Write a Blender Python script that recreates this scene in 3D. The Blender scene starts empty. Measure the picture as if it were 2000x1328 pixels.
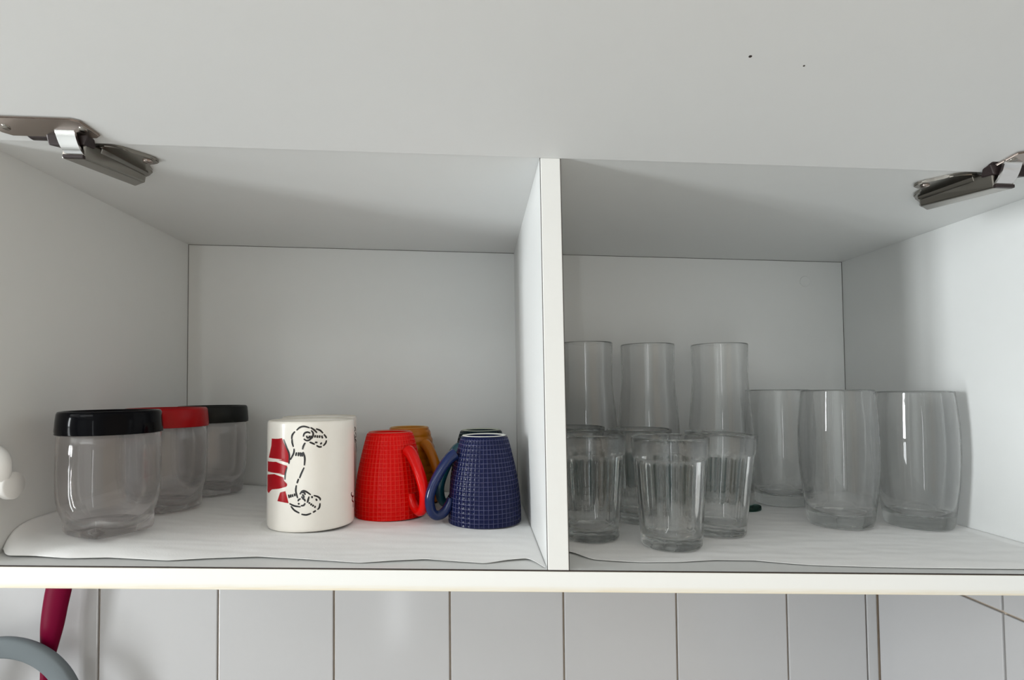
import bpy, bmesh, math, random
from mathutils import Vector, Matrix, noise

random.seed(7)
sc = bpy.context.scene
COL = sc.collection
PI = math.pi
SHELF = 1.700          # height of the cupboard's shelf above the kitchen floor (m)
SLOPE = 0.02843        # the old wall cupboard hangs a little out of true: its boards drop to the right

# ------------------------------------------------------------------ camera, world, light, exposure
cam_d = bpy.data.cameras.new('camera')
cam = bpy.data.objects.new('camera', cam_d)
COL.objects.link(cam)
sc.camera = cam
FPX = 1100.0
cam_d.sensor_fit = 'HORIZONTAL'
cam_d.sensor_width = 36.0
cam_d.lens = FPX / 2000 * 36.0
cam_d.shift_x = (1000 - 968.97) / 2000
cam_d.shift_y = (721.14 - 664) / 2000
cam_d.clip_start = 0.01
_yaw, _pit, _rol = 0.0334841, 0.0345539, -0.0092755
_f = Vector((math.sin(_yaw) * math.cos(_pit), math.cos(_yaw) * math.cos(_pit), math.sin(_pit)))
_r = Vector((math.cos(_yaw), -math.sin(_yaw), 0))
_u = _r.cross(_f)
_r2 = _r * math.cos(_rol) + _u * math.sin(_rol)
_u2 = _u * math.cos(_rol) - _r * math.sin(_rol)
cam.matrix_world = Matrix(((_r2.x, _u2.x, -_f.x, -0.05052), (_r2.y, _u2.y, -_f.y, -0.41793),
                           (_r2.z, _u2.z, -_f.z, SHELF + 0.13355), (0, 0, 0, 1)))

WIN = dict(x=-2.45, y0=-1.27, y1=-0.75, z0=0.12, z1=2.42)      # narrow two-light kitchen window in the left wall
world = bpy.data.worlds.new('sky')
sc.world = world
world.use_nodes = True
_bg = world.node_tree.nodes['Background']
_bg.inputs['Color'].default_value = (0.93, 0.97, 1.0, 1)
_bg.inputs['Strength'].default_value = 1.0

def area(name, loc, target, sx, sy, power, col):
    d = bpy.data.lights.new(name, 'AREA')
    d.shape = 'RECTANGLE'; d.size = sx; d.size_y = sy; d.energy = power; d.color = col
    o = bpy.data.objects.new(name, d)
    o.location = loc
    o.rotation_euler = (Vector(target) - Vector(loc)).to_track_quat('-Z', 'Y').to_euler()
    COL.objects.link(o)
    return o

W_LOW, W_HIGH, D_POWER, L_POWER = 63.0, 88.0, 8.5, 10.0
for _y in (-1.125, -0.895):                                    # daylight through its two casements and the fanlights over them
    area('window_daylight', (WIN['x'] - 0.01, _y, 0.90), (1.0, _y, 0.90), 0.17, 1.4, W_LOW / 2, (0.94, 0.985, 1.0))
    area('window_daylight', (WIN['x'] - 0.01, _y, 2.02), (1.0, _y, 2.02), 0.17, 0.7, W_HIGH / 2, (0.94, 0.985, 1.0))
area('added_ceiling_light', (-1.0, -1.45, 2.53), (-1.0, -1.45, 0), 0.9, 0.35, L_POWER, (0.96, 0.99, 1.0))  # added overhead light, lifts the shelf floor
area('door_daylight', (-0.55, -2.44, 1.25), (-0.55, 0, 1.25), 0.075, 1.9, D_POWER, (0.95, 0.985, 1.0))

sc.view_settings.view_transform = 'Standard'
sc.view_settings.look = 'None'
sc.view_settings.gamma = 1.0
sc.view_settings.use_curve_mapping = False
sc.view_settings.exposure = -1.13
sc.cycles.max_bounces = 14
sc.cycles.diffuse_bounces = 6
sc.cycles.glossy_bounces = 6
sc.cycles.transmission_bounces = 14
sc.cycles.transparent_max_bounces = 16
sc.cycles.sample_clamp_indirect = 8.0
sc.cycles.use_denoising = True

# ------------------------------------------------------------------ materials
def srgb(r, g, b):
    f = lambda c: (c / 255 / 12.92) if c / 255 <= 0.04045 else ((c / 255 + 0.055) / 1.055) ** 2.4
    return (f(r), f(g), f(b))

def mat(name, col, rough=0.5, metal=0.0, spec=0.5, bump=0.0, bscale=600.0, vary=0.0, vscale=20.0, coat=0.0, trans=0.0, ior=1.5, sheen=0.0):
    m = bpy.data.materials.new(name)
    m.use_nodes = True
    nt = m.node_tree
    b = nt.nodes['Principled BSDF']
    b.inputs['Base Color'].default_value = (*col, 1)
    b.inputs['Roughness'].default_value = rough
    b.inputs['Metallic'].default_value = metal
    b.inputs['Specular IOR Level'].default_value = spec
    b.inputs['Coat Weight'].default_value = coat
    b.inputs['Transmission Weight'].default_value = trans
    b.inputs['IOR'].default_value = ior
    b.inputs['Sheen Weight'].default_value = sheen
    if bump or vary:
        tc = nt.nodes.new('ShaderNodeTexCoord')
    if bump:
        n = nt.nodes.new('ShaderNodeTexNoise')
        n.inputs['Scale'].default_value = bscale
        n.inputs['Detail'].default_value = 3
        bp = nt.nodes.new('ShaderNodeBump')
        bp.inputs['Strength'].default_value = bump
        bp.inputs['Distance'].default_value = 0.0004
        nt.links.new(tc.outputs['Object'], n.inputs['Vector'])
        nt.links.new(n.outputs['Fac'], bp.inputs['Height'])
        nt.links.new(bp.outputs['Normal'], b.inputs['Normal'])
    if vary:
        n2 = nt.nodes.new('ShaderNodeTexNoise')
        n2.inputs['Scale'].default_value = vscale
        n2.inputs['Detail'].default_value = 5
        mx = nt.nodes.new('ShaderNodeMix')
        mx.data_type = 'RGBA'
        mx.inputs['A'].default_value = (*[c * (1 - vary) for c in col], 1)
        mx.inputs['B'].default_value = (*[min(1, c * (1 + vary)) for c in col], 1)
        nt.links.new(tc.outputs['Object'], n2.inputs['Vector'])
        nt.links.new(n2.outputs['Fac'], mx.inputs['Factor'])
        nt.links.new(mx.outputs['Result'], b.inputs['Base Color'])
    return m

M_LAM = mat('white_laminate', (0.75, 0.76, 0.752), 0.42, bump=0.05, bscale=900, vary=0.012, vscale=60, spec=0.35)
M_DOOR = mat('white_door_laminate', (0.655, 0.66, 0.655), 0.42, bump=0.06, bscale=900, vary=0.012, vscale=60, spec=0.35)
M_EDGE = mat('edge_banding', (0.80, 0.80, 0.78), 0.4, spec=0.4)
M_EDGEY = mat('yellowed_edge', (0.83, 0.80, 0.68), 0.45)
M_SEAM = mat('dark_seam', (0.035, 0.025, 0.022), 0.8)
M_JOINT = mat('dark_joint', (0.10, 0.09, 0.085), 0.8)  # dark colour of the panel joints and divider edge seam
M_LINER = mat('nonwoven_liner', (0.90, 0.90, 0.895), 0.9, bump=0.25, bscale=700, vary=0.02, vscale=90, spec=0.1)
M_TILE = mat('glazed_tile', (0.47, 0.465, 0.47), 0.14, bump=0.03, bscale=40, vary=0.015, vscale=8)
M_TILE_SHADED = mat('glazed_tile_shaded', (0.43, 0.425, 0.43), 0.14, bump=0.03, bscale=40, vary=0.015, vscale=8)  # same tile, colour darkened for the weaker light on the right wall
M_GROUT = mat('grout', (0.50, 0.42, 0.34), 0.9, vary=0.25, vscale=90)
M_WALL = mat('painted_wall', (0.68, 0.70, 0.70), 0.8, bump=0.1, bscale=120)
M_CEIL = mat('ceiling_paint', (0.80, 0.80, 0.79), 0.9, vary=0.01)
M_FLOOR = mat('floor_tile', (0.42, 0.43, 0.435), 0.4, vary=0.06, vscale=6)
M_FRAME = mat('window_frame', (0.75, 0.75, 0.74), 0.4)
M_NICKEL = mat('nickel', (0.31, 0.29, 0.26), 0.22, metal=1.0, vary=0.06, vscale=80)
M_BRONZE = mat('aged_nickel', (0.36, 0.31, 0.28), 0.26, metal=1.0, vary=0.08, vscale=80)
M_CHROME = mat('chrome', (0.86, 0.85, 0.84), 0.12, metal=1.0)
M_DARK = mat('dark_pivot', (0.03, 0.02, 0.02), 0.4, metal=0.3)
M_CREAM = mat('cream_glaze', (0.90, 0.865, 0.80), 0.18, vary=0.02, vscale=150, spec=0.4)
M_CREAM_SHADED = mat('shaded_cream_handle', (0.70, 0.62, 0.44), 0.2, coat=0.2)  # cream darkened to tan: shade on this handle painted in
M_BISQUE = mat('unglazed_foot', (0.74, 0.70, 0.62), 0.7, vary=0.08, vscale=120)
M_INK = mat('black_print', (0.012, 0.012, 0.014), 0.25)
M_REDINK = mat('red_print', (0.40, 0.003, 0.010), 0.22, spec=0.25, vary=0.2, vscale=90)
M_HANDRED = mat('red_glaze', (0.72, 0.003, 0.002), 0.12, spec=0.25)
M_HANDBLUE = mat('blue_glaze', (0.010, 0.020, 0.080), 0.12, spec=0.4)
M_HANDTEAL = mat('teal_glaze', (0.006, 0.07, 0.10), 0.14, coat=0.4)
M_ORANGE = mat('orange_glaze', (0.42, 0.13, 0.004), 0.2, spec=0.25, vary=0.1, vscale=60)
M_BLACKP = mat('black_plastic', (0.002, 0.002, 0.003), 0.1, spec=0.07)
M_CHARP = mat('charcoal_plastic', (0.011, 0.012, 0.011), 0.4, spec=0.15)
M_REDP = mat('red_plastic', (0.30, 0.001, 0.003), 0.3, spec=0.2)
M_WHITEP = mat('white_plastic', (0.80, 0.79, 0.77), 0.35)
M_MAGENTA = mat('magenta_silicone', (0.13, 0.0005, 0.020), 0.42, spec=0.06)
M_GREYP = mat('grey_plastic', (0.135, 0.155, 0.165), 0.6, spec=0.15)
M_ALU = mat('brushed_steel', (0.6, 0.6, 0.6), 0.3, metal=1.0)

def glass(name, col, rough=0.0, ior=1.5, vol=None, wav=0.0, wscale=60, thin=0.16):
    m = bpy.data.materials.new(name)
    m.use_nodes = True
    nt = m.node_tree
    for n in list(nt.nodes):
        if n.type != 'OUTPUT_MATERIAL':
            nt.nodes.remove(n)
    out = nt.nodes['Material Output']
    g = nt.nodes.new('ShaderNodeBsdfGlass')
    g.inputs['Color'].default_value = (*col, 1)
    g.inputs['Roughness'].default_value = rough
    g.inputs['IOR'].default_value = ior
    tr = nt.nodes.new('ShaderNodeBsdfTransparent')
    tr.inputs['Color'].default_value = (*[c ** 2 for c in col], 1)
    mxs = nt.nodes.new('ShaderNodeMixShader')
    mxs.inputs['Fac'].default_value = thin
    nt.links.new(g.outputs[0], mxs.inputs[1])
    nt.links.new(tr.outputs[0], mxs.inputs[2])
    nt.links.new(mxs.outputs[0], out.inputs['Surface'])
    if vol:
        v = nt.nodes.new('ShaderNodeVolumeAbsorption')
        v.inputs['Color'].default_value = (*vol[0], 1)
        v.inputs['Density'].default_value = vol[1]
        nt.links.new(v.outputs[0], out.inputs['Volume'])
    if wav:
        tc = nt.nodes.new('ShaderNodeTexCoord')
        mp = nt.nodes.new('ShaderNodeMapping')
        mp.inputs['Scale'].default_value = (1, 1, 0.35)
        n = nt.nodes.new('ShaderNodeTexNoise')
        n.inputs['Scale'].default_value = wscale
        n.inputs['Detail'].default_value = 1
        bp = nt.nodes.new('ShaderNodeBump')
        bp.inputs['Strength'].default_value = wav
        bp.inputs['Distance'].default_value = 0.002
        nt.links.new(tc.outputs['Object'], mp.inputs['Vector'])
        nt.links.new(mp.outputs['Vector'], n.inputs['Vector'])
        nt.links.new(n.outputs['Fac'], bp.inputs['Height'])
        nt.links.new(bp.outputs['Normal'], g.inputs['Normal'])
    return m

M_GLASS = glass('clear_glass', (0.999, 1.0, 0.9995), ior=1.48, vol=((0.55, 0.72, 0.68), 1.2), wav=0.05)
M_PRESSED = glass('pressed_glass', (0.998, 1.0, 0.999), ior=1.47, vol=((0.55, 0.70, 0.68), 1.5), wav=0.2, wscale=45)
M_TEALG = glass('teal_glass', (0.45, 0.62, 0.58), vol=((0.1, 0.35, 0.3), 60.0))
M_CLEARP = glass('clear_plastic', (0.996, 0.99, 0.99), ior=1.42, wav=0.2, wscale=40, thin=0.24)

def grid_glaze(name, col, line, rough=0.16):
    """Glaze that breaks paler along the raised grid lines; UV counts grid cells."""
    m = mat(name, col, rough, spec=0.14)
    nt = m.node_tree
    b = nt.nodes['Principled BSDF']
    uv = nt.nodes.new('ShaderNodeUVMap')
    sp = nt.nodes.new('ShaderNodeSeparateXYZ')
    nt.links.new(uv.outputs['UV'], sp.inputs[0])
    ms = []
    for ax in 'XY':
        fr = nt.nodes.new('ShaderNodeMath'); fr.operation = 'FRACT'
        nt.links.new(sp.outputs[ax], fr.inputs[0])
        s = nt.nodes.new('ShaderNodeMath'); s.operation = 'SUBTRACT'; s.inputs[1].default_value = 0.5
        nt.links.new(fr.outputs[0], s.inputs[0])
        a = nt.nodes.new('ShaderNodeMath'); a.operation = 'ABSOLUTE'
        nt.links.new(s.outputs[0], a.inputs[0])
        g = nt.nodes.new('ShaderNodeMapRange')
        g.inputs['From Min'].default_value = 0.41; g.inputs['From Max'].default_value = 0.49
        nt.links.new(a.outputs[0], g.inputs['Value'])
        ms.append(g)
    mxx = nt.nodes.new('ShaderNodeMath'); mxx.operation = 'MAXIMUM'
    nt.links.new(ms[0].outputs[0], mxx.inputs[0]); nt.links.new(ms[1].outputs[0], mxx.inputs[1])
    nz = nt.nodes.new('ShaderNodeTexNoise'); nz.inputs['Scale'].default_value = 0.35; nz.inputs['Detail'].default_value = 2
    nt.links.new(uv.outputs['UV'], nz.inputs['Vector'])
    mu = nt.nodes.new('ShaderNodeMath'); mu.operation = 'MULTIPLY'
    nt.links.new(mxx.outputs[0], mu.inputs[0]); nt.links.new(nz.outputs['Fac'], mu.inputs[1])
    mx = nt.nodes.new('ShaderNodeMix'); mx.data_type = 'RGBA'
    mx.inputs['A'].default_value = (*col, 1); mx.inputs['B'].default_value = (*line, 1)
    nt.links.new(mu.outputs[0], mx.inputs['Factor'])
    nt.links.new(mx.outputs['Result'], b.inputs['Base Color'])
    return m

M_REDGRID = grid_glaze('red_grid_glaze', (0.70, 0.002, 0.001), (0.80, 0.07, 0.045))
M_BLUEGRID = grid_glaze('blue_grid_glaze', (0.006, 0.009, 0.042), (0.13, 0.13, 0.24))
M_TEALGRID = grid_glaze('teal_grid_glaze', (0.006, 0.016, 0.022), (0.06, 0.10, 0.12))

# ------------------------------------------------------------------ helpers (millimetres, relative to the shelf)
def P(x, y, z):
    return Vector((x / 1000, y / 1000, SHELF + z / 1000))

def K(x, y, z):
    """A point of the cupboard: its level boards slope slightly."""
    return Vector((x / 1000, y / 1000, SHELF + (z - SLOPE * x) / 1000))

def make(name, bm, m, parent=None, smooth=False, loc=None):
    me = bpy.data.meshes.new(name)
    bmesh.ops.recalc_face_normals(bm, faces=bm.faces)
    bm.to_mesh(me)
    bm.free()
    for x in (m if isinstance(m, (list, tuple)) else [m]):
        me.materials.append(x)
    if smooth:
        for p in me.polygons:
            p.use_smooth = True
    o = bpy.data.objects.new(name, me)
    COL.objects.link(o)
    if loc is not None:
        o.location = loc
    if parent is not None:
        o.parent = parent
    return o

def tag(o, label, cat, group=None):
    o['label'] = label
    o['category'] = cat
    if group:
        o['group'] = group
    return o

def thing(name, label, cat, loc=(0, 0, 0), rz=0.0, group=None):
    o = bpy.data.objects.new(name, None)
    o.empty_display_size = 0.02
    COL.objects.link(o)
    o.location = loc
    o.rotation_euler = (0, 0, rz)
    return tag(o, label, cat, group)

def struct(o):
    o['kind'] = 'structure'
    return o

def hexa(bm, pts, bevel=0.0, seg=2):
    """A box from 8 corner points: bottom ring of four, then top ring of four."""
    v = [bm.verts.new(p) for p in pts]
    fs = [bm.faces.new([v[i] for i in q]) for q in ((3, 2, 1, 0), (4, 5, 6, 7), (0, 1, 5, 4), (1, 2, 6, 5), (2, 3, 7, 6), (3, 0, 4, 7))]
    if bevel:
        bmesh.ops.bevel(bm, geom=list({e for f in fs for e in f.edges}), offset=bevel, segments=seg, affect='EDGES', profile=0.6)

def kbox(bm, x0, x1, y0, y1, z0, z1, bevel=0.0, T=K, seg=2):
    hexa(bm, [T(x0, y0, z0), T(x1, y0, z0), T(x1, y1, z0), T(x0, y1, z0), T(x0, y0, z1), T(x1, y0, z1), T(x1, y1, z1), T(x0, y1, z1)], bevel, seg)

def lathe(bm, prof, seg=64, rad=None):
    """Revolve a (r, z) profile in mm round z at the origin; rad(theta, r, z) may reshape it. r=0 ends are closed."""
    rings = []
    for r, z in prof:
        if r <= 1e-6:
            rings.append([bm.verts.new((0, 0, z / 1000))])
        else:
            rg = []
            for i in range(seg):
                t = 2 * PI * i / seg
                q = rad(t, r, z) if rad else r
                rg.append(bm.verts.new((q * math.cos(t) / 1000, q * math.sin(t) / 1000, z / 1000)))
            rings.append(rg)
    for a, b in zip(rings, rings[1:]):
        if len(a) == 1 and len(b) == 1:
            continue
        for i in range(seg):
            j = (i + 1) % seg
            if len(a) == 1:
                bm.faces.new((a[0], b[i], b[j]))
            elif len(b) == 1:
                bm.faces.new((a[i], a[j], b[0]))
            else:
                bm.faces.new((a[i], a[j], b[j], b[i]))
    return rings

def spline(pts, n):
    """Catmull-Rom through pts (tuples of any length), n points per span."""
    out = []
    k = len(pts)
    for i in range(k - 1):
        p0, p1, p2, p3 = pts[max(0, i - 1)], pts[i], pts[i + 1], pts[min(k - 1, i + 2)]
        for s in range(n):
            t = s / n
            out.append(tuple(0.5 * (2 * b + (c - a) * t + (2 * a - 5 * b + 4 * c - d) * t * t + (3 * b - a - 3 * c + d) * t ** 3)
                             for a, b, c, d in zip(p0, p1, p2, p3)))
    out.append(tuple(pts[-1]))
    return out

def sweep(bm, path, side, seg=14):
    """A tube along path [(Vector m, half width along side, half thickness)], closed at both ends."""
    rings = []
    n = len(path)
    side = Vector(side).normalized()
    for i, (p, w, t) in enumerate(path):
        d = (path[min(i + 1, n - 1)][0] - path[max(i - 1, 0)][0]).normalized()
        nn = d.cross(side).normalized()
        rings.append([bm.verts.new(p + side * (w * math.cos(a)) + nn * (t * math.sin(a))) for a in (2 * PI * k / seg for k in range(seg))])
    for a, b in zip(rings, rings[1:]):
        for i in range(seg):
            j = (i + 1) % seg
            bm.faces.new((a[i], a[j], b[j], b[i]))
    bm.faces.new(rings[0][::-1])
    bm.faces.new(rings[-1])

def rounded_plate(bm, outline, z0, z1, T, bevel=0.0):
    """A plate from a 2-D outline between two heights of the frame T(u, v, w)."""
    a = [bm.verts.new(T(u, v, z0)) for u, v in outline]
    b = [bm.verts.new(T(u, v, z1)) for u, v in outline]
    n = len(a)
    fs = [bm.faces.new(a[::-1]), bm.faces.new(b)]
    for i in range(n):
        bm.faces.new((a[i], a[(i + 1) % n], b[(i + 1) % n], b[i]))
    if bevel:
        bmesh.ops.bevel(bm, geom=list(fs[1].edges) + list(fs[0].edges), offset=bevel, segments=2, affect='EDGES')

def copy_tree(src, loc, rz, label, group=None, name=None):
    r = src.copy()
    COL.objects.link(r)
    r.location = loc
    r.rotation_euler = (0, 0, rz)
    r['label'] = label
    if group:
        r['group'] = group
    for ch in list(src.children):
        c = ch.copy()
        COL.objects.link(c)
        c.parent = r
        for g in list(ch.children):
            d = g.copy()
            COL.objects.link(d)
            d.parent = c
    return r

# ------------------------------------------------------------------ the kitchen: floor, walls, ceiling, window, door, tiles
XL, XR, D, H, T = -414.8, 429.6, 302.0, 308.0, 15.65
RX0, RX1, RY0, RY1, RZ1 = -2450.0, 476.0, -2500.0, 319.0, 900.0
FZ = -SHELF * 1000

def wbox(name, x0, x1, y0, y1, z0, z1, m, parent=None, bevel=0.0):
    bm = bmesh.new()
    kbox(bm, x0, x1, y0, y1, z0, z1, bevel, P)
    return make(name, bm, m, parent)

struct(wbox('floor', RX0 - 100, RX1 + 100, RY0 - 100, RY1 + 100, FZ - 50, FZ, M_FLOOR))
struct(wbox('ceiling', RX0 - 100, RX1 + 100, RY0 - 100, RY1 + 100, RZ1, RZ1 + 60, M_CEIL))
wall_back = struct(wbox('wall_back', RX0 - 100, RX1 + 100, RY1, RY1 + 90, FZ, RZ1, M_GROUT))
wall_right = struct(wbox('wall_right', RX1, RX1 + 90, RY0, RY1, FZ, RZ1, M_GROUT))

def wall_with_hole(name, axis, a, b, h0, h1, o0, o1, z0, z1):
    """A wall slab (thickness a..b) running h0..h1 with an opening o0..o1, z0..z1."""
    bm = bmesh.new()
    for u0, u1, w0, w1 in ((h0, o0, FZ, RZ1), (o1, h1, FZ, RZ1), (o0, o1, FZ, z0), (o0, o1, z1, RZ1)):
        if w1 - w0 < 1:
            continue
        if axis == 'x':
            kbox(bm, a, b, u0, u1, w0, w1, 0, P)
        else:
            kbox(bm, u0, u1, a, b, w0, w1, 0, P)
    return struct(make(name, bm, M_WALL))

wz0, wz1 = (WIN['z0'] - SHELF) * 1000, (WIN['z1'] - SHELF) * 1000
wy0, wy1 = WIN['y0'] * 1000, WIN['y1'] * 1000
wall_with_hole('wall_left', 'x', RX0 - 90, RX0, RY0, RY1, wy0, wy1, wz0, wz1)
wall_with_hole('wall_front', 'y', RY0 - 90, RY0, RX0, RX1, -750, -350, FZ, 450)

def frame(name, T3, u0, u1, v0, v1, mull):
    bm = bmesh.new()
    for a in ((u0, u0 + 40, v0, v1), (u1 - 40, u1, v0, v1), (u0 + 40, u1 - 40, v0, v0 + 40), (u0 + 40, u1 - 40, v1 - 40, v1)):
        kbox(bm, a[0], a[1], -20, 20, a[2], a[3], 0, T3)
    for a in mull:
        kbox(bm, a[0], a[1], -16, 16, a[2], a[3], 0, T3)
    return struct(make(name, bm, M_FRAME))

lamp = thing('added_ceiling_panel', 'flat white ceiling panel lamp added above the kitchen floor, out of view', 'lamp', P(-1000, -1450, 845))  # unseen panel added to carry the overhead light
bm = bmesh.new(); kbox(bm, -470, 470, -195, 195, 0, 54, 0.004, lambda x, y, z: Vector((x / 1000, y / 1000, z / 1000)))
make('added_panel_body', bm, M_FRAME, lamp)

ym = (wy0 + wy1) / 2
frame('window_1', lambda u, v, w: P(RX0 - 40 + v, u, w), wy0, wy1, wz0, wz1, [(ym - 28, ym + 28, wz0 + 40, wz1 - 40), (wy0 + 40, wy1 - 40, -70, -35), (wy0 + 40, wy1 - 40, -1050, -1015)])
frame('door_1', lambda u, v, w: P(u, RY0 - 40 + v, w), -750, -350, FZ, 450, [(-710, -390, -960, -900)])

def tile(parent, T3, u0, u1, v0, v1):
    g = 1.15
    bm = bmesh.new()
    hexa(bm, [T3(u0 + g, v0 + g, 0), T3(u1 - g, v0 + g, 0), T3(u1 - g, v1 - g, 0), T3(u0 + g, v1 - g, 0),
              T3(u0 + g, v0 + g, 4), T3(u1 - g, v0 + g, 4), T3(u1 - g, v1 - g, 4), T3(u0 + g, v1 - g, 4)], 0.0011, 2)
    return make('tile', bm, M_TILE if parent is wall_back else M_TILE_SHADED, parent)

ZR = [-494.6, -294.6, -94.6, 105.4, 305.4, 505.4, 705.4, 899.0]
XC = [-1556.7, -1409.7, -1262.7, -1115.7, -968.7, -821.7, -674.7, -527.7, -380.6, -235.3, -88.0, 58.2, 205.4, 351.6, 457.0, 472.6]
for z0, z1 in zip(ZR, ZR[1:]):
    for x0, x1 in zip(XC, XC[1:]):
        jit = random.uniform(-0.25, 0.25)
        tile(wall_back, lambda u, v, w, jit=jit: P(u, RY1 + 0.2 - w + (jit if w else 0), v), x0, x1, z0, z1)
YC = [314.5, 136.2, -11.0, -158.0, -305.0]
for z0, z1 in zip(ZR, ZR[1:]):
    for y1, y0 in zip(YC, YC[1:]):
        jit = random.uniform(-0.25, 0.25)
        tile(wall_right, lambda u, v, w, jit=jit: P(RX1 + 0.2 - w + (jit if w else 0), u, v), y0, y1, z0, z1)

# ------------------------------------------------------------------ the wall cupboard
cup = thing('wall_cupboard', 'open white laminate wall cupboard with a lift-up door and one upright divider', 'cupboard', K(0, 0, 0))
_cinv = Matrix.Translation(-cup.location)

def cpart(name, bm, m, parent=cup, smooth=False):
    """A part drawn in cupboard coordinates."""
    bm.transform(_cinv)
    return make(name, bm, m, parent, smooth)

def cbox(name, x0, x1, y0, y1, z0, z1, m, bevel=0.0, parent=cup):
    bm = bmesh.new()
    kbox(bm, x0, x1, y0, y1, z0, z1, bevel)
    return cpart(name, bm, m, parent)

cbox('bottom_panel', XL - 16, XR + 16, 0, D + 3, -T, 0, M_LAM)
cbox('top_panel', XL - 16, XR + 16, 0, D + 3, H, H + 16, M_LAM)
cbox('side_panel', XL - 16, XL, 0, D + 3, 0.05, H - 0.05, M_LAM)
cbox('side_panel', XR, XR + 16, 0, D + 3, 0.05, H - 0.05, M_LAM)
back = cbox('back_panel', XL + 0.3, XR - 0.3, D, D + 3, 0.3, H - 0.3, M_LAM)
for x0, x1, nm in ((XL, -0.2, 'back_seam'), (16.1, XR, 'back_seam')):      # dark hairline joints round the back
    bm = bmesh.new()
    for a in ((x0, x1, H - 0.55, H), (x0, x1, 0, 0.5)):
        kbox(bm, a[0], a[1], D - 0.25, D + 0.1, a[2], a[3])
    for u in (x0, x1 - 0.6):
        kbox(bm, u, u + 0.6, D - 0.25, D + 0.1, 0.5, H - 0.55)
    cpart(nm, bm, M_JOINT, back)
bm = bmesh.new()
lathe(bm, [(0, 0), (6.6, 0), (6.9, 0.3), (6.6, 0.6), (6.2, 0.5), (0, 0.5)], 28)
bm.transform(Matrix.Translation(K(379.5, D, 281)) @ Matrix.Rotation(PI / 2, 4, 'X'))
cpart('cover_cap', bm, M_LAM, back, True)

def lean(x, y, z):
    t = z / H
    return K(x * (1 - t * 0.035) - 2.0 * t, y, z)
bm = bmesh.new()
kbox(bm, 0, 16.0, 0.0, D, 0.1, H - 0.1, 0, lean)
div = cpart('divider', bm, M_LAM)
bm = bmesh.new(); kbox(bm, -0.25, 16.25, -0.5, 0.0, 0.1, H - 0.6, 0, lean)
cpart('edge_seam', bm, M_JOINT, div)
bm = bmesh.new(); kbox(bm, 0.25, 15.6, -1.6, -0.5, 0.3, H - 0.7, 0.0005, lean)
cpart('edge_band', bm, M_EDGE, div)

def band(name, x0, x1, z0, z1, y0=-1.4):
    """Front edge banding of the shelf, yellowed along its lower edge."""
    bm = bmesh.new()
    rows = [0, .03, .1, .16, .22, .3, .5, .8, .97, 1.0]
    n = 40
    lay = bm.loops.layers.float_color.new('wear')
    vs = [[bm.verts.new(K(x0 + (x1 - x0) * i / n, y0 + (0.25 if k in (0, len(rows) - 1) else 0), z0 + (z1 - z0) * r)) for i in range(n + 1)] for k, r in enumerate(rows)]
    for k in range(len(rows) - 1):
        for i in range(n):
            f = bm.faces.new((vs[k][i], vs[k][i + 1], vs[k + 1][i + 1], vs[k + 1][i]))
            for l in f.loops:
                kk = k if l.vert in vs[k] else k + 1
                w = max(0.0, 1 - rows[kk] / 0.32)
                l[lay] = (w, w, w, 1)
    top = [bm.verts.new(K(x0 + (x1 - x0) * i / n, -0.4, z1)) for i in range(n + 1)]
    bot = [bm.verts.new(K(x0 + (x1 - x0) * i / n, -0.4, z0)) for i in range(n + 1)]
    for i in range(n):
        bm.faces.new((vs[-1][i], vs[-1][i + 1], top[i + 1], top[i]))
        bm.faces.new((vs[0][i + 1], vs[0][i], bot[i], bot[i + 1]))
    bm.transform(_cinv)
    o = make(name, bm, M_WORN, cup)
    return o

M_WORN = mat('worn_edge_banding', (0.76, 0.76, 0.745), 0.4, spec=0.4)
_nt = M_WORN.node_tree
_at = _nt.nodes.new('ShaderNodeVertexColor'); _at.layer_name = 'wear'
_nz = _nt.nodes.new('ShaderNodeTexNoise'); _nz.inputs['Scale'].default_value = 30
_mu = _nt.nodes.new('ShaderNodeMath'); _mu.operation = 'MULTIPLY'
_mx = _nt.nodes.new('ShaderNodeMix'); _mx.data_type = 'RGBA'
_mx.inputs['A'].default_value = (0.86, 0.86, 0.835, 1); _mx.inputs['B'].default_value = (0.72, 0.58, 0.32, 1)
_sp = _nt.nodes.new('ShaderNodeSeparateColor')
_nt.links.new(_at.outputs['Color'], _sp.inputs[0])
_nt.links.new(_sp.outputs[0], _mu.inputs[0]); _nt.links.new(_nz.outputs['Fac'], _mu.inputs[1])
_nt.links.new(_mu.outputs[0], _mx.inputs['Factor'])
_nt.links.new(_mx.outputs['Result'], _nt.nodes['Principled BSDF'].inputs['Base Color'])
cbox('edge_seam', XL - 16, XR + 16, -0.45, 0.0, -T + 0.1, -0.02, M_SEAM)
band('edge_band', XL - 16, XR + 16, -T - 0.1, -0.95)

# the lift-up door stands open, tilted above the horizontal
DA = math.radians(20)
def DT(u, s, w):
    """Door frame: u across, s from the hinge edge outwards, w down from the inner face."""
    return K(u, -2.0 - s * math.cos(DA) - w * math.sin(DA), 306.3 + s * math.sin(DA) - w * math.cos(DA))
bm = bmesh.new()
kbox(bm, XL - 15, XR + 15, 0, 338, -16, 0, 0.0006, lambda u, s, w: DT(u, s, w))
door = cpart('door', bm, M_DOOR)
bm = bmesh.new()
for u, s, r in ((117, 91, 1.1), (153, 86, 0.7)):
    rounded_plate(bm, [(u + r * math.cos(k * PI / 4), s + 0.8 * r * math.sin(k * PI / 4)) for k in range(8)], 0, 0.08, DT)
cpart('speck', bm, M_SEAM, door)['kind'] = 'stuff'

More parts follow.
